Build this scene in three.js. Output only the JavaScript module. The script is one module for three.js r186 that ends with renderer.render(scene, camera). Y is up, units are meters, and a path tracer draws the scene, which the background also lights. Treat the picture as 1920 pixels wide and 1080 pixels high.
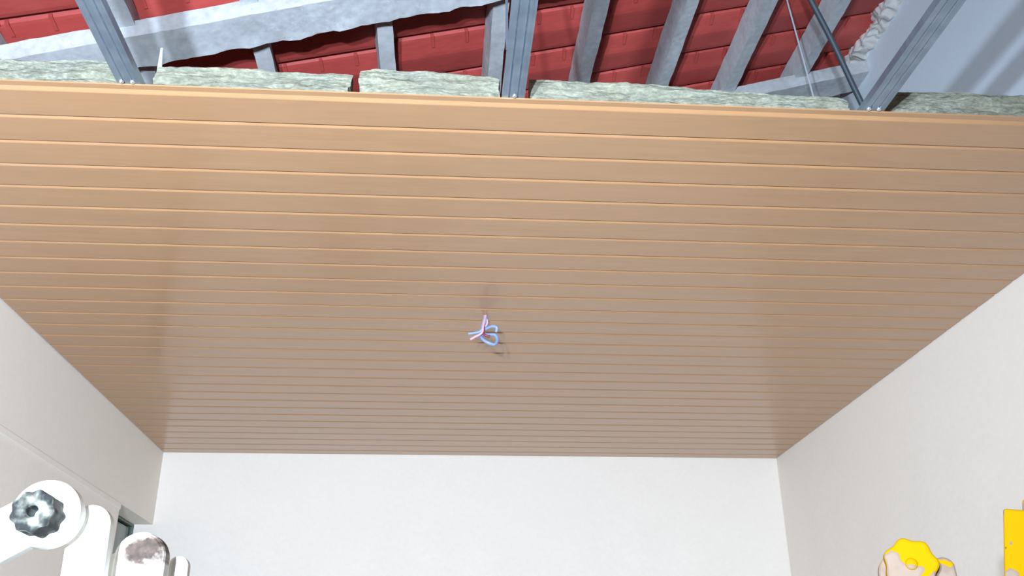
import * as THREE from 'three';
import { RoundedBoxGeometry } from 'three/addons/geometries/RoundedBoxGeometry.js';
import { mergeGeometries } from 'three/addons/utils/BufferGeometryUtils.js';
import { ImprovedNoise } from 'three/addons/math/ImprovedNoise.js';

// ---------------------------------------------------------------- camera, sky, lamps, exposure
const scene = new THREE.Scene();
scene.background = new THREE.Color(0x05070b);          // night outside
const EYE = 1.45;                                      // camera height; depth runs along -z
const FOCAL = 1746.4, PITCH = 0.4256, YAW = 0.0759, ROLL = -0.0090;
const camera = new THREE.PerspectiveCamera(2 * Math.atan(540 / FOCAL) * 180 / Math.PI, 16 / 9, 0.02, 60);
const cF = new THREE.Vector3(Math.sin(YAW) * Math.cos(PITCH), Math.sin(PITCH), -Math.cos(YAW) * Math.cos(PITCH));
const cR0 = new THREE.Vector3(Math.cos(YAW), 0, Math.sin(YAW));
const cU0 = new THREE.Vector3().crossVectors(cR0, cF);
const cR = cR0.clone().multiplyScalar(Math.cos(ROLL)).addScaledVector(cU0, Math.sin(ROLL));
const cU = cU0.clone().multiplyScalar(Math.cos(ROLL)).addScaledVector(cR0, -Math.sin(ROLL));
camera.position.set(0, EYE, 0);
camera.up.copy(cU);
camera.lookAt(cF.clone().add(camera.position));

const renderer = new THREE.WebGLRenderer({ antialias: true });
renderer.toneMapping = THREE.LinearToneMapping;
renderer.toneMappingExposure = 1.0;
renderer.shadowMap.enabled = true;

// the two heads of the work light behind the camera (glowing meshes are in its builder)
const LAMP_COLOR = new THREE.Color().setRGB(0.81, 0.97, 1.18);
const LAMP_POWER = 35.5;
const LAMP_SPOTS = [new THREE.Vector3(-0.255, EYE + 0.14, 0.58), new THREE.Vector3(-0.445, EYE + 0.20, 0.58)];
const LAMP_AIM = new THREE.Vector3(-0.30, EYE + 1.0, -3.6);
for (const s of LAMP_SPOTS) {
  const l = new THREE.SpotLight(LAMP_COLOR, LAMP_POWER, 0, 0.94, 0.7, 2);
  const d = LAMP_AIM.clone().sub(s).normalize();
  l.position.copy(s).addScaledVector(d, 0.03);
  l.target.position.copy(LAMP_AIM);
  l.castShadow = true; l.shadow.mapSize.set(2048, 2048); l.shadow.radius = 1.2; l.shadow.bias = -0.0004;
  l.shadow.camera.near = 0.05; l.shadow.camera.far = 12;
  scene.add(l, l.target);
}

// ---------------------------------------------------------------- helpers
const H = 1.1666 + EYE;                                // underside of the finished ceiling
const XL = -1.3726, XR = 1.7048;                       // side walls
const ZF = 1.6309, ZB = 4.6099, ZA = -1.75;            // ceiling front edge, back wall, wall behind the camera (depths)
const SLOPE = 0.25, RA = 2.039 + EYE;                  // roof plane y = RA + SLOPE * x
const roofY = x => RA + SLOPE * x;
const N = new ImprovedNoise();
let seedState = 12345;
const rnd = () => { seedState = (seedState * 1664525 + 1013904223) >>> 0; return seedState / 4294967296; };
const lerp = (a, b, t) => a + (b - a) * t;
const taken = {};
function numbered(n) { const k = taken[n] = (taken[n] ?? -1) + 1; return k ? `${n}_${String(k).padStart(3, '0')}` : n; }
function shade(o) { o.traverse(m => { if (m.isMesh) { m.castShadow = true; m.receiveShadow = true; } }); return o; }
function part(name, geo, mat, parent) { const m = new THREE.Mesh(geo, mat); m.name = name; m.castShadow = m.receiveShadow = true; parent.add(m); return m; }
function struct(name, geo, mat) { const m = geo ? new THREE.Mesh(geo, mat) : new THREE.Group(); m.name = name; m.castShadow = m.receiveShadow = true; m.userData.kind = 'structure'; scene.add(m); return m; }
function thing(name, label, category, group, pos = [0, 0, 0]) {
  const g = new THREE.Group(); g.name = numbered(name); g.position.set(...pos);
  g.userData = { label, category }; if (group) g.userData.group = group; scene.add(g); return g;
}
// uv in metres from the dominant normal
function metricUV(geo, ox = 0, oy = 0) {
  const p = geo.attributes.position, n = geo.attributes.normal, uv = new Float32Array(p.count * 2);
  for (let i = 0; i < p.count; i++) {
    const ax = Math.abs(n.getX(i)), ay = Math.abs(n.getY(i)), az = Math.abs(n.getZ(i));
    const x = p.getX(i), y = p.getY(i), z = p.getZ(i);
    let u, v;
    if (ax >= ay && ax >= az) { u = z; v = y; } else if (ay >= az) { u = x; v = z; } else { u = x; v = y; }
    uv[2 * i] = u + ox; uv[2 * i + 1] = v + oy;
  }
  geo.setAttribute('uv', new THREE.BufferAttribute(uv, 2)); return geo;
}
function box(x0, x1, y0, y1, d0, d1) {                 // d = depth, z = -d
  const g = new THREE.BoxGeometry(x1 - x0, y1 - y0, Math.abs(d1 - d0));
  g.translate((x0 + x1) / 2, (y0 + y1) / 2, -(d0 + d1) / 2); return metricUV(g);
}
function fbm(x, y, z, o = 4) { let s = 0, a = 1, f = 1, t = 0; for (let i = 0; i < o; i++) { s += a * N.noise(x * f, y * f, z * f); t += a; a *= 0.5; f *= 2.03; } return s / t; }
function tex(w, h, fn, { srgb = true, rep = [1, 1] } = {}) {
  const d = new Uint8Array(w * h * 4);
  for (let y = 0; y < h; y++) for (let x = 0; x < w; x++) {
    const c = fn(x / w, y / h, x, y); const i = (y * w + x) * 4;
    if (typeof c === 'number') { d[i] = d[i + 1] = d[i + 2] = Math.max(0, Math.min(255, c)); } else for (let k = 0; k < 3; k++) d[i + k] = Math.max(0, Math.min(255, c[k]));
    d[i + 3] = 255;
  }
  const t = new THREE.DataTexture(d, w, h); t.magFilter = THREE.LinearFilter; t.minFilter = THREE.LinearMipmapLinearFilter; t.generateMipmaps = true;
  t.wrapS = t.wrapT = THREE.RepeatWrapping; t.repeat.set(...rep); if (srgb) t.colorSpace = THREE.SRGBColorSpace; t.needsUpdate = true; return t;
}
const mixc = (a, b, t) => a.map((v, i) => lerp(v, b[i], t));
// noise that repeats over the unit square
function tile2(u, v, fu, fv, seed, o = 4) {
  const a = u * Math.PI * 2, b = v * Math.PI * 2;
  const q = (uu, vv) => fbm(uu * fu + seed, vv * fv, seed * 1.7, o);
  const s = u, t = v;
  return (q(u, v) * (1 - s) + q(u - 1, v) * s) * (1 - t) + (q(u, v - 1) * (1 - s) + q(u - 1, v - 1) * s) * t;
}

// ---------------------------------------------------------------- materials
const M = {};
M.wire = new THREE.MeshStandardMaterial({ color: 0xb9c2c8, metalness: 0.2, roughness: 0.45 });
M.wall = new THREE.MeshStandardMaterial({
  color: 0xffffff, roughness: 0.8,
  map: tex(256, 256, (u, v) => { const n = tile2(u, v, 5, 5, 3), f = tile2(u, v, 60, 60, 8, 2); const k = 230 + n * 4 + f * 5; return [k + 3, k - 5, k - 16]; }),
  bumpMap: tex(256, 256, (u, v) => 128 + 70 * tile2(u, v, 40, 40, 21, 3), { srgb: false }), bumpScale: 0.0006,
});
M.coolCast = M.wall.clone(); M.coolCast.map = tex(256, 256, (u, v) => { const k = 236 + 6 * tile2(u, v, 5, 5, 23) + 6 * tile2(u, v, 60, 60, 28, 2); return [k - 12, k - 1, k + 5]; });  // wall colour made paler and bluer to carry the cool light up there
M.floor = new THREE.MeshStandardMaterial({ roughness: 0.8, map: tex(256, 256, (u, v) => { const n = tile2(u, v, 6, 6, 5), f = tile2(u, v, 70, 70, 9, 2); const k = 196 + n * 26 + f * 22; return [k, k - 3, k - 8]; }) });
const boardFn = (u, v) => {
  const a = tile2(u, v, 5, 60, 31, 4), b = tile2(u, v, 14, 260, 37, 2);
  const k = 1 + 0.07 * a + 0.06 * b; return [167 * k, 126 * k, 88 * k];
};
const boardTex = tex(512, 512, boardFn);
M.board = new THREE.MeshPhysicalMaterial({ map: boardTex, roughness: 0.4, clearcoat: 0.6, clearcoatRoughness: 0.15 });
const concreteTex = (base, seed) => tex(512, 512, (u, v) => {
  const n = tile2(u, v, 5, 5, seed), f = tile2(u, v, 45, 45, seed + 4, 3), s = tile2(u, v, 90, 90, seed + 9, 1);
  let k = 1 + 0.22 * n + 0.16 * f; if (s > 0.5) k *= 0.93; if (s < -0.45) k *= 1.06; return base.map(c => c * k);
});
const concreteBump = tex(256, 256, (u, v) => 128 + 110 * tile2(u, v, 30, 30, 71, 4), { srgb: false });
M.concrete = new THREE.MeshStandardMaterial({ map: concreteTex([178, 181, 182], 12), bumpMap: concreteBump, bumpScale: 0.002, roughness: 0.92 });
M.mortar = new THREE.MeshStandardMaterial({ map: concreteTex([206, 204, 198], 52), bumpMap: concreteBump, bumpScale: 0.004, roughness: 0.95 });
const tileTex = tex(512, 512, (u, v) => {
  const n = tile2(u, v, 4, 4, 15), f = tile2(u, v, 24, 90, 19, 3), d = tile2(u, v, 10, 10, 27, 4);
  let c = mixc([200, 88, 80], [176, 68, 62], 0.5 + 0.9 * n); c = c.map(q => q * (1 + 0.1 * f)); if (d > 0.3) c = mixc(c, [214, 124, 114], Math.min(0.45, (d - 0.3) * 2.5)); return c;
});
M.tile = [0xffffff, 0xf2ecec, 0xe6dcdc].map(c => new THREE.MeshStandardMaterial({ color: c, map: tileTex, roughness: 0.6 }));
M.zinc = new THREE.MeshStandardMaterial({
  metalness: 0.85, roughness: 0.4,
  map: tex(256, 256, (u, v) => { const s = tile2(u, v, 24, 24, 44, 2), l = tile2(u, v, 90, 2, 47, 2); const k = 156 + 20 * s + 16 * l; return [k - 14, k + 2, k + 18]; }),
});
M.steel = new THREE.MeshStandardMaterial({ color: 0xdfe6ea, metalness: 0.9, roughness: 0.25 });
M.wool = new THREE.MeshStandardMaterial({
  roughness: 1,
  map: tex(1024, 1024, (u, v) => {
    const a = tile2(u, v, 9, 48, 61, 4), b = tile2(u, v, 34, 130, 66, 3), c = tile2(u, v, 100, 300, 69, 2), w = tile2(u, v, 4, 6, 64, 3);
    const k = 1 + 0.5 * a + 0.55 * b + 0.4 * c; let q = mixc([122, 125, 113], [124, 117, 92], Math.max(0, 0.3 + w)); if (a < -0.2) q = mixc(q, [84, 80, 66], Math.min(0.7, (-0.2 - a) * 3)); return q.map(z => z * k);
  }, { rep: [1.6, 1.6] }),
  bumpMap: tex(512, 512, (u, v) => 128 + 90 * tile2(u, v, 20, 70, 81, 4) + 60 * tile2(u, v, 60, 200, 83, 2), { srgb: false, rep: [1.6, 1.6] }), bumpScale: 0.008,
});
M.frame = new THREE.MeshStandardMaterial({ color: 0x5b675f, metalness: 0.4, roughness: 0.45 });
M.pane = new THREE.MeshPhysicalMaterial({
  roughness: 0.35, clearcoat: 0.5, map: tex(256, 256, (u, v) => { const n = tile2(u, v, 14, 5, 91, 4); const k = 1 + 0.5 * n; return [104 * k, 118 * k, 108 * k]; }),
  bumpMap: tex(256, 256, (u, v) => 128 + 100 * tile2(u, v, 24, 10, 95, 3), { srgb: false }), bumpScale: 0.003,
});
M.white = new THREE.MeshStandardMaterial({ roughness: 0.75, map: tex(256, 256, (u, v) => { const n = tile2(u, v, 8, 8, 101, 4); return n < -0.36 ? [112, 106, 94] : [236, 234, 226]; }, { rep: [4, 4] }) });
M.knob = new THREE.MeshStandardMaterial({ roughness: 0.95, map: tex(256, 256, (u, v) => { const n = tile2(u, v, 6, 6, 111, 4); return mixc([20, 21, 20], [98, 98, 88], Math.max(0, Math.min(1, n * 4 + 0.3))); }, { rep: [9, 9] }) });
M.dark = new THREE.MeshStandardMaterial({ color: 0x24282b, roughness: 0.5 });
M.conduit = new THREE.MeshStandardMaterial({ color: 0x353f47, roughness: 0.55 });

// ---------------------------------------------------------------- room shell
struct('floor', box(XL - 0.5, XR + 0.16, -0.12, 0, ZA - 0.16, ZB + 0.16), M.floor);
{ // right wall, rising past the ceiling to the roof
  const w = struct('wall_right', box(XR, XR + 0.15, 0, H + 0.008, ZA - 0.15, ZB + 0.15), M.wall);
  part('cool_cast_wall', box(XR, XR + 0.15, H + 0.008, roofY(XR) + 0.12, ZA - 0.15, ZB + 0.15), M.coolCast, w);   // same wall above the ceiling, cool light cast put into its colour
}
function gable(x0, x1, d) {                             // wall across the room with a sloping head
  const s = new THREE.Shape(); s.moveTo(x0, 0); s.lineTo(x1, 0); s.lineTo(x1, roofY(x1) + 0.05); s.lineTo(x0, roofY(x0) + 0.05); s.closePath();
  const g = new THREE.ExtrudeGeometry(s, { depth: 0.15, bevelEnabled: false }); g.translate(0, 0, -d - 0.15); return metricUV(g);
}
struct('wall_back', gable(XL - 0.4, XR, ZB), M.wall);
struct('wall_front', gable(XL - 0.15, XR, ZA - 0.15), M.wall);
const LINT = 0.818 + EYE, WD = 4.112;                   // lintel height, near jamb of the window (depth)
{ // left wall: lintel band along the whole wall, infill below it up to the window
  const s = new THREE.Shape();                          // (depth, height)
  s.moveTo(ZA, 0); s.lineTo(ZB, 0); s.lineTo(ZB, 1.05); s.lineTo(WD, 1.05); s.lineTo(WD, LINT); s.lineTo(ZB, LINT); s.lineTo(ZB, roofY(XL) + 0.05); s.lineTo(ZA, roofY(XL) + 0.05); s.closePath();
  const g = new THREE.ExtrudeGeometry(s, { depth: 0.2, bevelEnabled: false });
  g.rotateY(Math.PI / 2);                               // x->-z, z->x
  g.translate(XL - 0.2, 0, 0);
  struct('wall_left', metricUV(g), M.wall);
  // slightly proud plaster band under the lintel and the hairline cracks' raised filler strips above it
  const tr = struct('trim_1', new RoundedBoxGeometry(0.012, 0.026, WD - ZA, 2, 0.004).translate(XL, LINT - 0.013, -(WD + ZA) / 2), M.wall);
  metricUV(tr.geometry);
}
{ // window in the left wall beside the back wall
  const w = struct('window_1');
  const wx = XL - 0.085, y0 = 1.05, y1 = LINT;
  const fr = (a, b, c, d, t = 0.04) => { const g = new RoundedBoxGeometry(t, b - a, d - c, 2, 0.004); g.translate(wx - t / 2, (a + b) / 2, -(c + d) / 2); return g; };
  part('window_frame', mergeGeometries([fr(y0, y1, WD, WD + 0.03), fr(y0, y1, ZB - 0.012, ZB), fr(y0, y0 + 0.03, WD, ZB), fr(y1 - 0.012, y1, WD, ZB)]), M.frame, w);
  part('sash', mergeGeometries([fr(y0 + 0.03, y1 - 0.012, WD + 0.045, WD + 0.07, 0.028), fr(y0 + 0.03, y0 + 0.06, WD + 0.03, ZB - 0.012, 0.028)]), M.frame, w);
  part('pane', metricUV(new THREE.BoxGeometry(0.006, y1 - y0 - 0.04, ZB - WD - 0.04).translate(wx - 0.02, (y0 + y1) / 2, -(WD + ZB) / 2)), M.pane, w);
}

// ---------------------------------------------------------------- ceiling of tongue and groove boards
const ceiling = struct('ceiling');
{
  const P = 0.1, count = 30, x0 = XL + 0.004, x1 = XR - 0.004, L = x1 - x0;
  function boardGeo(width, tongue, uo, vo) {            // profile (depth, up), run along x
    const s = new THREE.Shape(); const e = 0.0012;
    s.moveTo(-tongue, 0.0054); s.lineTo(0.0005, 0.0054); s.lineTo(0.0078, 0.0008); s.lineTo(0.0100, 0);
    s.lineTo(width - 0.0042, 0); s.lineTo(width - 0.0030, 0.0010); s.lineTo(width - 0.0028, 0.0088); s.lineTo(-tongue, 0.0088); s.closePath();
    const g = new THREE.ExtrudeGeometry(s, { depth: L, bevelEnabled: false, steps: 1 });
    g.rotateY(Math.PI / 2);                             // shape x -> -z, extrude -> +x
    g.translate(x0, 0, 0);
    return metricUV(g, uo, vo);
  }
  const variants = []; for (let i = 0; i < 6; i++) variants.push(boardGeo(P, 0.0022, i * 0.37, i * 0.183));
  for (let k = 0; k < count; k++) {
    const w = Math.min(P, ZB - (ZF + k * P));
    const g = k === 0 ? boardGeo(P, 0.014, 0.2, 0.61) : k === count - 1 ? boardGeo(w, 0.0022, 0.4, 0.33) : variants[(k * 7) % 6];
    const b = part(k ? `board_${String(k).padStart(3, '0')}` : 'board', g, M.board, ceiling);
    b.position.set(0, H, -(ZF + k * P));
  }
}

// ---------------------------------------------------------------- roof: tiles, battens, rafters
const roof = struct('roof');
const BAT = [-1.30, -0.935, -0.6, -0.23, 0.13, 0.465, 0.79, 1.095, 1.40];
{
  const slopeAng = Math.atan(SLOPE), cs = Math.cos(slopeAng), PW = 0.223;
  // underside profile over one tile width (depth fraction, height)
  const prof = [[-0.02, 0.034], [0.075, 0.0325], [0.105, 0.024], [0.125, 0.0125], [0.17, 0.0096], [0.30, 0.0035], [0.43, -0.0030], [0.49, -0.0052], [0.55, -0.0050], [0.72, -0.0020], [0.90, 0.0012], [0.975, 0.0045], [1.0, 0.014]];
  function tileGeo(len, uo) {
    const s = new THREE.Shape();
    prof.forEach(([u, h], i) => s[i ? 'lineTo' : 'moveTo'](u * PW, h));
    for (let i = prof.length - 1; i >= 0; i--) s.lineTo(prof[i][0] * PW, prof[i][1] + 0.013);
    s.closePath();
    const g = new THREE.ExtrudeGeometry(s, { depth: len, bevelEnabled: false }); g.rotateY(Math.PI / 2);
    const ribs = [];
    for (let i = 0; i < 3; i++) {                       // small strengthening ribs near the side lap
      const r = new THREE.BoxGeometry(0.011, 0.017, 0.048).toNonIndexed(); r.rotateX(-0.16); r.translate(0.05 + i * 0.118, 0.0105, -0.20 * PW); ribs.push(r);
    }
    const all = mergeGeometries([g, ...ribs].map(q => { const z = q.index ? q.toNonIndexed() : q; for (const k of Object.keys(z.attributes)) if (!['position', 'normal', 'uv'].includes(k)) z.deleteAttribute(k); return z; }));
    return metricUV(all, uo, uo * 0.7);
  }
  const courses = []; for (let i = 0; i < BAT.length; i++) courses.push([BAT[i], BAT[i + 1] ?? XR]);
  courses.unshift([-1.63, BAT[0]]);
  let n = 0;
  courses.forEach(([xa, xb], c) => {
    const len = (xb - xa) / cs + (c === courses.length - 1 ? 0.0 : 0.03), vg = [tileGeo(len, c * 0.3), tileGeo(len, c * 0.3 + 0.55)];
    const xm = (xa + xb) / 2, off = 2.495 - 0.098 * (xm + 0.05);
    for (let k = -20; k <= 12; k++) {
      const d = off + k * PW; if (d < ZA - 0.12 || d > ZB - 0.02) continue;
      const t = part(n ? `roof_tile_${String(n).padStart(3, '0')}` : 'roof_tile', vg[Math.floor(rnd() * 2)], M.tile[Math.floor(rnd() * 3)], roof); n++;
      t.position.set(xa, roofY(xa) + 0.036 + rnd() * 0.004, -d + (rnd() - 0.5) * 0.004);
      t.rotation.set(0, (rnd() - 0.5) * 0.008, slopeAng);
    }
  });
}
function roughBar(len, w, h, ns, amp, seed, drip = 0) { // along x, top at y=0
  const g = new THREE.BoxGeometry(len, h, w, ns, 4, 4); g.translate(len / 2, -h / 2, 0); metricUV(g, seed, seed * 0.3);
  const p = g.attributes.position;
  for (let i = 0; i < p.count; i++) {
    const x = p.getX(i), y = p.getY(i), z = p.getZ(i);
    const a = fbm(x * 9 + seed, y * 12, z * 12, 3), b = fbm(x * 22 + seed, y * 25 + 7, z * 25, 3), c = fbm(x * 16, seed, z * 9 + 3, 2);
    p.setXYZ(i, x, y + amp * b - (y < -h * 0.7 && z < -w * 0.3 ? drip * Math.max(0, c + 0.15) * 2 : 0), z + amp * a - (z < -w * 0.3 && y < -h * 0.7 ? drip * Math.max(0, c) * 1.5 : 0));
  }
  g.computeVertexNormals(); return g;
}
const battenLabels = [
  'grey concrete roof batten farthest from the white wall, low at left', 'short stretch of grey concrete batten showing beside the left zinc channel',
  'grey concrete batten meeting the insulation under the big rafter, leftmost below it', 'grey concrete batten under the big rafter, above the gap between insulation batts',
  'grey concrete batten just left of the middle zinc channel', 'grey concrete batten first to the right of the middle zinc channel',
  'grey concrete batten second to the right of the middle zinc channel', 'grey concrete batten third to the right of the middle zinc channel',
  'grey concrete batten nearest the white wall, crossed by the hanging wire'];
BAT.forEach((x, i) => {
  const g = roughBar(6.3, 0.050, 0.086, 220, 0.0045, i * 3.1 + 1); g.rotateY(Math.PI / 2); // run into depth
  const m = new THREE.Mesh(g, M.concrete); m.name = numbered('roof_batten'); m.position.set(x, roofY(x) + 0.034, -ZA - 0.02); m.rotation.z = Math.atan(SLOPE) * 0.9;
  m.castShadow = m.receiveShadow = true; m.userData = { label: battenLabels[i], category: 'batten', group: 'concrete battens under the roof tiles' }; scene.add(m);
});
const RAFT = [[2.155, 'big grey concrete rafter slanting across the upper left under the red tiles'], [3.135, 'grey concrete rafter running into the white wall behind the hanging wire']];
RAFT.forEach(([d, label], i) => {                       // near face depth at x = -1, skewed like the tile columns
  const skew = 0.052, len = (XR - XL) / Math.cos(Math.atan(SLOPE)) + 0.02;
  const g = roughBar(len, 0.128, 0.056, 190, 0.004, 40 + i * 9, 0.007);
  const m = new THREE.Mesh(g, M.concrete); m.name = numbered('roof_rafter');
  m.position.set(XL - 0.01, roofY(XL) - 0.040, -(d + 0.064 + skew * 0.37));
  m.rotation.set(0, -skew, Math.atan(SLOPE), 'YZX');
  m.castShadow = m.receiveShadow = true; m.userData = { label, category: 'rafter', group: 'concrete rafters' }; scene.add(m);
});
{ // lumpy mortar packed between the last tiles and the white wall
  const len = ZB - ZA, g = new THREE.BoxGeometry(0.055, 0.10, len, 5, 6, 900); metricUV(g);
  const p = g.attributes.position;
  for (let i = 0; i < p.count; i++) {
    const x = p.getX(i), y = p.getY(i), z = p.getZ(i); const e = x < 0 ? 1 : 0.2;
    p.setXYZ(i, x + e * (0.035 * fbm(z * 8, y * 10, 4, 3) + 0.026 * fbm(z * 40, y * 34, x * 34, 3)) , y + 0.03 * fbm(z * 11, x * 16, 9, 3) + 0.016 * fbm(z * 45, x * 40, y * 30, 2) + (x < 0 && y < 0 ? 0.01 : 0), z);
  }
  g.computeVertexNormals(); g.translate(XR - 0.018, roofY(XR) + 0.030, -(ZA + ZB) / 2);
  part('mortar_fillet', g, M.mortar, roof);
}

// ---------------------------------------------------------------- zinc channels that carry the boards
{
  const W = 0.047, D = 0.018, T = 0.0012, len = ZB - ZA - 0.02;
  const pts = [[-W / 2 + 0.006, D], [-W / 2, D], [-W / 2, 0], [-0.011, 0], [-0.009, 0.0022], [-0.007, 0], [0.007, 0], [0.009, 0.0022], [0.011, 0], [W / 2, 0], [W / 2, D], [W / 2 - 0.006, D]];
  const s = new THREE.Shape(); pts.forEach(([x, y], i) => s[i ? 'lineTo' : 'moveTo'](x, y));
  for (let i = pts.length - 1; i >= 0; i--) { const [x, y] = pts[i]; s.lineTo(x - Math.sign(x) * (Math.abs(x) > 0.02 ? T : 0), y >= D ? y - T : y + T); } s.closePath();
  const geo = metricUV(new THREE.ExtrudeGeometry(s, { depth: len, bevelEnabled: false }).translate(0, 0, -len / 2));
  const screw = mergeGeometries([new THREE.SphereGeometry(0.0050, 12, 6, 0, Math.PI * 2, 0, Math.PI / 2).rotateX(Math.PI), new THREE.CylinderGeometry(0.0018, 0.0018, 0.012, 8).translate(0, 0.006, 0)]);
  const names = ['galvanised steel ceiling channel at the left, below the big rafter', 'galvanised steel ceiling channel in the middle of the three', 'galvanised steel ceiling channel at the right, in front of the white wall'];
  [[-0.660], [0.1295], [0.911]].forEach(([x], i) => {
    const g = thing('ceiling_channel', names[i], 'channel', 'galvanised channels carrying the ceiling boards', [x, H + 0.0092, -(ZA + ZB) / 2]);
    part('channel', geo, M.zinc, g);
    for (const sx of i === 1 ? [0.002] : [-0.013, 0.009]) { const m = part('screw', screw, M.steel, g); m.position.set(sx, 0, (ZA + ZB) / 2 - ZF + 0.021); }
  });
}

// ---------------------------------------------------------------- mineral wool batts lying on the boards
function batt(x0, x1, d0, d1, th, seed, label, tilt = 0, name = 'insulation_batt') {
  const w = x1 - x0, d = d1 - d0, nx = Math.ceil(w / 0.005), ny = 18, nz = 20;
  const g = new THREE.BoxGeometry(w, th, d, nx, ny, nz); g.translate(0, th / 2, 0); metricUV(g, seed, seed * 0.37);
  const p = g.attributes.position;
  for (let i = 0; i < p.count; i++) {
    const x = p.getX(i), y = p.getY(i), z = p.getZ(i), f = Math.min(1, y / (th * 0.25)), front = z > d / 2 - 1e-4;
    const a = fbm(x * 5 + seed, y * 40, z * 7, 4), b = fbm(x * 9 + seed, y * 110 + 3, z * 14, 3), t = fbm(x * 4 + seed, 2.2, z * 5, 3), e = fbm(x * 40, y * 40 + seed, z * 40, 2);
    const edge = Math.pow(Math.abs(x) / (w / 2), 14);
    p.setXYZ(i, x + f * 0.012 * fbm(seed, y * 26, z * 12, 3) * (Math.abs(x) > w / 2 - 1e-4 ? 1 : 0.3), y + f * (y / th) * (0.012 * t + 0.003 * e + 0.003 * a - 0.005 * edge + tilt * x) - (front ? 0.008 * Math.pow(Math.max(0, y / th - 0.6) / 0.4, 2) : 0), z + (front ? f * (1 - 0.6 * Math.pow(y / th, 3)) * (0.016 * a + 0.018 * b + 0.005 * e) : 0));
  }
  g.computeVertexNormals();
  const m = new THREE.Mesh(g, M.wool); m.name = numbered(name); m.position.set((x0 + x1) / 2, H + 0.0092, -(d0 + d1) / 2);
  m.castShadow = m.receiveShadow = true; m.userData = { label, category: 'insulation', group: 'mineral wool batts on the ceiling boards' }; scene.add(m);
}
batt(XL + 0.01, -0.692, ZF + 0.035, ZF + 0.62, 0.100, 1.3, 'grey mineral wool batt left of the left zinc channel', -0.02);
batt(-0.628, -0.217, ZF + 0.03, ZF + 0.62, 0.086, 4.1, 'grey mineral wool batt just right of the left zinc channel', -0.01);
batt(-0.199, 0.103, ZF + 0.03, ZF + 0.62, 0.094, 7.7, 'grey mineral wool batt just left of the middle zinc channel', -0.025);
batt(0.172, 0.882, ZF + 0.028, ZF + 0.62, 0.078, 9.2, 'long grey mineral wool batt between the middle and right zinc channels', -0.036);
batt(0.978, XR - 0.01, ZF + 0.04, ZF + 0.62, 0.105, 15.9, 'grey mineral wool batt between the right zinc channel and the white wall', 0.0);

// ---------------------------------------------------------------- hangers, wire, conduit
// a point on the line of sight of a place in the photograph, at a chosen depth
function sight(px, py, depth) {
  const r = cF.clone().multiplyScalar(FOCAL).addScaledVector(cR, px - 960).addScaledVector(cU, -(py - 540));
  return r.multiplyScalar(depth / -r.z).add(camera.position);
}
function tube(points, r, seg = 24, rs = 8) { return new THREE.TubeGeometry(new THREE.CatmullRomCurve3(points), seg, r, rs); }
function single(name, geo, mat, label, category, group) { const m = new THREE.Mesh(geo, mat); m.name = numbered(name); m.castShadow = m.receiveShadow = true; m.userData = { label, category }; if (group) m.userData.group = group; scene.add(m); return m; }
{
  const V = (x, y, d) => new THREE.Vector3(x, y, -d);
  { // spring clip standing on the left channel
    const y0 = H + 0.02, yt = 1.377 + EYE;
    const g = mergeGeometries([tube([V(-0.658, y0, 1.757), V(-0.659, (y0 + yt) / 2, 1.757), V(-0.660, yt, 1.757)], 0.0035), tube([V(-0.640, y0, 1.757), V(-0.650, (y0 + yt) / 2, 1.757), V(-0.660, yt, 1.757)], 0.0025)]);
    single('hanger_clip', g, M.wire, 'thin bright wire hanger clip standing up beside the left zinc channel', 'hanger');
  }
  { // flat hanger strap rising from the middle channel
    const top = new THREE.Vector3(0.108, roofY(0.1) - 0.05, -1.50), bot = new THREE.Vector3(0.1055, H + 0.014, -1.46);
    const d = top.clone().sub(bot), g = new THREE.BoxGeometry(0.004, d.length(), 0.016); const m = single('hanger_strap', g, M.zinc, 'narrow zinc hanger strap rising along the left of the middle channel', 'hanger');
    m.position.copy(top).add(bot).multiplyScalar(0.5); m.quaternion.setFromUnitVectors(new THREE.Vector3(0, 1, 0), d.normalize());
  }
  { const a = sight(1470, -20, 2.50), b = sight(1528, 192, 2.46); const dir = b.clone().sub(a); const c = b.clone().addScaledVector(dir, (H + 0.02 - b.y) / dir.y);
    const up = a.clone().addScaledVector(dir, (roofY(a.x) - 0.03 - a.y) / dir.y);
    single('hanger_wire', tube([up, a.clone().lerp(c, 0.5), c], 0.0030), M.wire, 'thin pale hanging wire in front of the batten nearest the white wall', 'wire'); }
  { const a = sight(1512, -16, 2.20), b = sight(1606, 174, 2.30), dir = b.clone().sub(a); const c = b.clone().addScaledVector(dir, (H + 0.05 - b.y) / dir.y);
    single('conduit', tube([a.clone().addScaledVector(dir, -0.35), a, a.clone().lerp(b, 0.5).add(new THREE.Vector3(0.004, 0, 0)), b, c], 0.0088, 32, 12), M.conduit, 'dark grey cable conduit slanting down beside the white wall', 'conduit'); }
}
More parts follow.
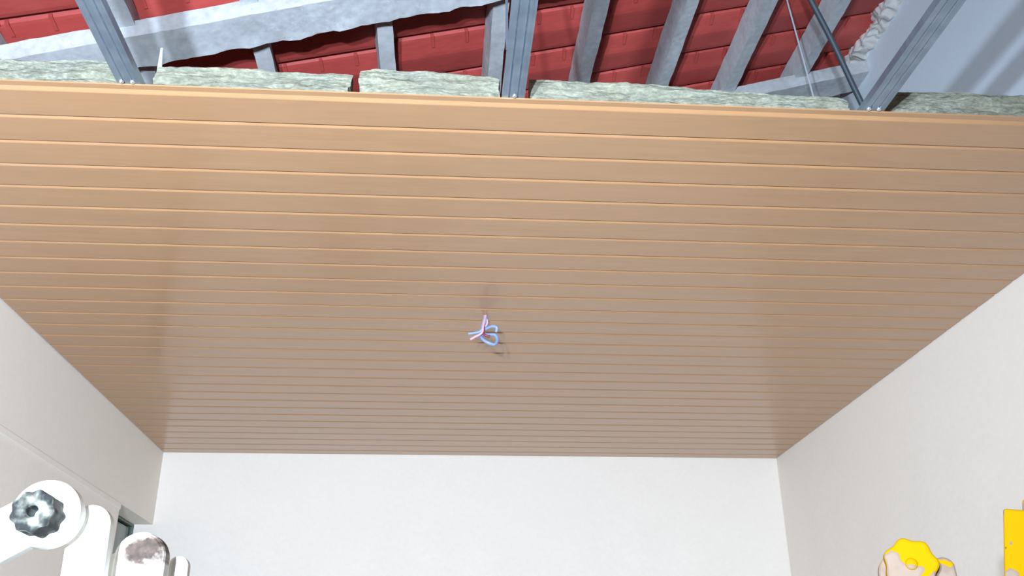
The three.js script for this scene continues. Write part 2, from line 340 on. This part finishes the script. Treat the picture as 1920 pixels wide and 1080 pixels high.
{ // loose ends of the lamp wiring, hanging from a hole in the boards (millimetres right of and below the hole)
  const g = thing('electrical_wires', 'small tangle of pale blue and pink wires hanging from the boards', 'wires', null, [0.127, H, -2.79]);
  const blue = new THREE.MeshStandardMaterial({ color: 0x8396bb, roughness: 0.5 }), pink = new THREE.MeshStandardMaterial({ color: 0xc09aa8, roughness: 0.5 }), red = new THREE.MeshStandardMaterial({ color: 0x7c3440, roughness: 0.5 });
  const T = (pts, r, m) => part('wire', tube(pts.map(([x, y, z]) => new THREE.Vector3(x / 1000, y / 1000, z / 1000)), r, 48, 8), m, g);
  T([[-6, 8, 0], [-4, -6, 2], [3, -18, 4], [1, -32, 2], [-14, -46, 0], [-22, -62, 4]], 0.0042, pink);
  T([[-2, 8, 2], [-8, -20, -4], [-12, -46, -8], [4, -42, -2], [20, -40, 10], [34, -46, 14], [32, -58, 8]], 0.0050, blue);
  T([[0, 8, 0], [-6, -30, 10], [-18, -56, 6], [-38, -60, 0], [-56, -61, -6]], 0.0046, blue);
  T([[2, 8, 0], [-4, -34, -14], [-16, -62, -10], [-10, -84, 6], [4, -97, 14], [26, -101, 8], [36, -82, -4], [30, -62, -10], [6, -64, -4], [-12, -68, 4]], 0.0054, blue);
  T([[0, 8, 3], [-10, -40, 14], [-14, -64, 12], [-36, -76, 6], [-50, -84, 4]], 0.0042, pink);
  T([[-3, 8, 0], [-8, -50, 8], [-6, -72, 14], [12, -77, 16]], 0.0042, red);
}

// ---------------------------------------------------------------- stands in the foreground
// a frame standing at a sight point: x to the right, y up and z towards the viewer, turned by yaw
function easel(px, py, depth, yaw, base, lean = 0) {             // upright in the room
  const o = cF.clone().multiplyScalar(depth).addScaledVector(cR, depth * (px - 960) / FOCAL).addScaledVector(cU, -depth * (py - 540) / FOCAL).add(camera.position);
  const m = new THREE.Matrix4().makeBasis(cR, cU, cF.clone().negate()).multiply(new THREE.Matrix4().makeRotationX(-PITCH)).multiply(new THREE.Matrix4().makeRotationY(yaw)).multiply(new THREE.Matrix4().makeRotationZ(lean));
  m.setPosition(o.sub(new THREE.Vector3(...base))); return m;
}
function slab(shape, depth, bevel = 0.003) {
  const g = new THREE.ExtrudeGeometry(shape, { depth: depth - 2 * bevel, bevelEnabled: true, bevelSize: bevel, bevelOffset: -bevel, bevelThickness: bevel, bevelSegments: 3, curveSegments: 24 });
  g.translate(0, 0, bevel); return g;
}
function barShape(ax, ay, bx, by, r0, r1) {             // capsule outline from a to b
  const s = new THREE.Shape(), t = Math.atan2(by - ay, bx - ax);
  s.absarc(ax, ay, r0, t + Math.PI / 2, t + Math.PI * 1.5, false); s.absarc(bx, by, r1, t - Math.PI / 2, t + Math.PI / 2, false); s.closePath(); return s;
}
function lobed(r, n, amp, hole) {
  const s = new THREE.Shape(); for (let i = 0; i < 120; i++) { const a = i / 120 * Math.PI * 2, q = r * (1 + amp * Math.cos(n * a)); s[i ? 'lineTo' : 'moveTo'](q * Math.cos(a), q * Math.sin(a)); } s.closePath();
  if (hole) { const h = new THREE.Path(); h.absarc(0, 0, hole, 0, Math.PI * 2, true); s.holes.push(h); } return s;
}
function leg(a, b, r) { return tube([a, a.clone().lerp(b, 0.5), b], r, 12, 14); }
{ // white hinged stand with the grey lobed knob
  const D = 1.0, u = D / FOCAL, base = [-0.30, 0, -1.04];
  const g = thing('hinged_stand', 'white paint-caked hinged stand with a grey lobed knob, at lower left', 'stand', null, base);
  const mt = easel(100, 970, D, 0.10, base), put = (q, dz) => metricUV(q.translate(0, 0, dz)).applyMatrix4(mt);
  const disc = new THREE.Shape(); disc.absarc(0, 0, 61 * u, 0, Math.PI * 2);
  part('arm', put(slab(barShape(-44 * u, -12 * u, -310 * u, -180 * u, 46 * u, 46 * u), 0.024, 0.005), -0.012), M.white, g);
  part('eye_disc', put(slab(disc, 0.030, 0.007), 0), M.white, g);
  part('post', put(slab(barShape(60 * u, -9 * u, 80 * u, -560 * u, 38 * u, 38 * u), 0.026, 0.006), -0.034), M.white, g);
  const k = part('knob', put(slab(lobed(37 * u, 9, 0.06, 10 * u), 0.036, 0.004).translate(2 * u, -9 * u, 0), 0.029), M.knob, g);
  part('bolt', put(new THREE.CylinderGeometry(9.5 * u, 9.5 * u, 0.04, 20).rotateX(Math.PI / 2).translate(2 * u, -9 * u, 0.02), 0), M.steel, k);
  const a = new THREE.Vector3(78 * u, -530 * u, -0.02).applyMatrix4(mt);
  part('leg', leg(a, new THREE.Vector3(0, 0, 0), 0.019), M.white, g);
}
{ // white rounded post, its face stained brown
  const D = 1.08, u = D / FOCAL, base = [-0.22, 0, -1.12];
  const g = thing('rounded_post', 'white rounded post head with a brown stained face, beside the hinged stand', 'post', null, base);
  const mt = easel(274, 1052, D, 0.08, base);
  const face = slab(barShape(0, 0, 4 * u, -420 * u, 46 * u, 46 * u), 0.034, 0.008);
  const p = face.attributes.position, uv = new Float32Array(p.count * 2); for (let i = 0; i < p.count; i++) { uv[2 * i] = p.getX(i) / (100 * u) + 0.5; uv[2 * i + 1] = p.getY(i) / (100 * u) + 0.5; }
  face.setAttribute('uv', new THREE.BufferAttribute(uv, 2));
  const stain = tex(256, 256, (a, b) => {
    const x = (a - 0.5) * 100, y = (b - 0.5) * 100, n = fbm(a * 6, b * 6, 3.3, 4);
    const inside = 1 - Math.hypot((x - 6) / 48, (y - 12) / 38) + 0.5 * n; const t = Math.max(0, Math.min(1, inside * 2));
    return mixc([236, 234, 226], mixc([70, 54, 44], [40, 27, 18], 0.5 + 1.2 * fbm(a * 9, b * 9, 8.1, 3)), t);
  }); stain.wrapS = stain.wrapT = THREE.ClampToEdgeWrapping;
  part('head', face.applyMatrix4(mt), new THREE.MeshStandardMaterial({ map: stain, roughness: 0.8 }), g);
  part('flange', metricUV(slab(barShape(-40 * u, -12 * u, -30 * u, -420 * u, 27 * u, 24 * u), 0.02, 0.004).translate(0, 0, -0.004)).applyMatrix4(mt), M.white, g);
  part('rear_arm', metricUV(slab(barShape(46 * u, -2 * u, 58 * u, -420 * u, 19 * u, 20 * u), 0.024, 0.006).translate(0, 0, -0.05)).applyMatrix4(mt), M.white, g);
  part('leg', leg(new THREE.Vector3(4 * u, -400 * u, 0.01).applyMatrix4(mt), new THREE.Vector3(0, 0, 0), 0.02), M.white, g);
}
{ // yellow stands, splashed with pale paint
  const splash = tex(512, 512, (u, v) => { const n = tile2(u, v, 9, 9, 131, 3), m = tile2(u, v, 30, 30, 135, 2); if (n > 0.1) return mixc([140, 118, 102], [150, 130, 114], Math.min(1, (n - 0.1) * 8)); if (m < -0.5) return [120, 78, 40]; return [186, 138, 0]; }, { rep: [2, 2] });
  const ym = new THREE.MeshPhysicalMaterial({ map: splash, roughness: 0.85, specularIntensity: 0.15 });
  {
    const D = 1.6, u = D / FOCAL, base = [0.82, 0, -1.66];
    const g = thing('knob_stand', 'yellow paint-splashed stand with a round lobed knob, at lower right', 'stand', null, base);
    const mt = easel(1706, 1062, D, -0.28, base), put = (q, dz) => metricUV(q.translate(0, 0, dz)).applyMatrix4(mt);
    part('knob', put(slab(lobed(46 * u, 7, 0.06), 0.03, 0.006), 0), ym, g);
    part('bolt', put(new THREE.SphereGeometry(11 * u, 18, 10).scale(1, 1, 0.6), 0.03).translate(0, 0, 0), ym, g);
    part('bracket', put(slab(barShape(62 * u, -2 * u, 74 * u, -300 * u, 20 * u, 24 * u), 0.03, 0.006), -0.05), ym, g);
    part('post', put(slab(barShape(-20 * u, -10 * u, -16 * u, -300 * u, 36 * u, 36 * u), 0.03, 0.006), -0.034), ym, g);
    part('leg', leg(new THREE.Vector3(0, -270 * u, -0.02).applyMatrix4(mt), new THREE.Vector3(0, 0, 0), 0.022), ym, g);
  }
  {
    const D = 1.6, u = D / FOCAL, base = [1.04, 0, -1.62];
    const g = thing('square_post', 'yellow paint-splashed square post at the right edge of the view', 'post', null, base);
    const mt = easel(1932, 1100, D, -0.46, base, -0.18), put = q => metricUV(q).applyMatrix4(mt);
    part('post', put(new RoundedBoxGeometry(86 * u, 400 * u, 70 * u, 3, 0.005).translate(0, -64 * u, 0)), ym, g);
    part('cap', put(new RoundedBoxGeometry(28 * u, 60 * u, 40 * u, 3, 0.005).translate(4 * u, 130 * u, 0)), ym, g);
    part('leg', leg(new THREE.Vector3(0, -255 * u, 0).applyMatrix4(mt), new THREE.Vector3(0, 0, 0), 0.026), ym, g);
  }
}

// ---------------------------------------------------------------- the twin work light behind the camera
{
  const mid = LAMP_SPOTS[0].clone().add(LAMP_SPOTS[1]).multiplyScalar(0.5), base = [mid.x, 0, mid.z + 0.06];
  const g = thing('work_light', 'twin-headed cold white work light on a black tripod', 'lamp', null, base);
  const loc = v => v.clone().sub(new THREE.Vector3(...base));
  part('pole', new THREE.CylinderGeometry(0.014, 0.016, mid.y - 0.25, 16).translate(0, (mid.y - 0.25) / 2 + 0.15, 0), M.dark, g);
  part('crossbar', leg(loc(LAMP_SPOTS[0]).add(new THREE.Vector3(0.02, -0.09, 0.06)), loc(LAMP_SPOTS[1]).add(new THREE.Vector3(-0.02, -0.13, 0.06)), 0.011), M.dark, g);
  for (let i = 0; i < 3; i++) { const a = i * Math.PI * 2 / 3 + 0.4; part('leg', leg(new THREE.Vector3(0, 0.55, 0), new THREE.Vector3(Math.cos(a) * 0.35, 0.012, Math.sin(a) * 0.35), 0.010), M.dark, g); }
  const glow = new THREE.MeshStandardMaterial({ color: 0xffffff, emissive: LAMP_COLOR, emissiveIntensity: 3 });
  for (const s of LAMP_SPOTS) {
    const q = new THREE.Quaternion().setFromUnitVectors(new THREE.Vector3(0, 0, 1), LAMP_AIM.clone().sub(s).normalize());
    const h = part('head', new RoundedBoxGeometry(0.12, 0.10, 0.036, 3, 0.006), M.dark, g); h.position.copy(loc(s)); h.quaternion.copy(q);
    part('lens', new THREE.BoxGeometry(0.045, 0.035, 0.002).translate(0, 0, 0.0195), glow, h);
    part('bracket', mergeGeometries([new THREE.BoxGeometry(0.004, 0.10, 0.02).translate(0.064, -0.05, 0), new THREE.BoxGeometry(0.004, 0.10, 0.02).translate(-0.064, -0.05, 0), new THREE.BoxGeometry(0.132, 0.004, 0.02).translate(0, -0.10, 0)]), M.dark, h);
  }
}
shade(scene);
renderer.render(scene, camera);
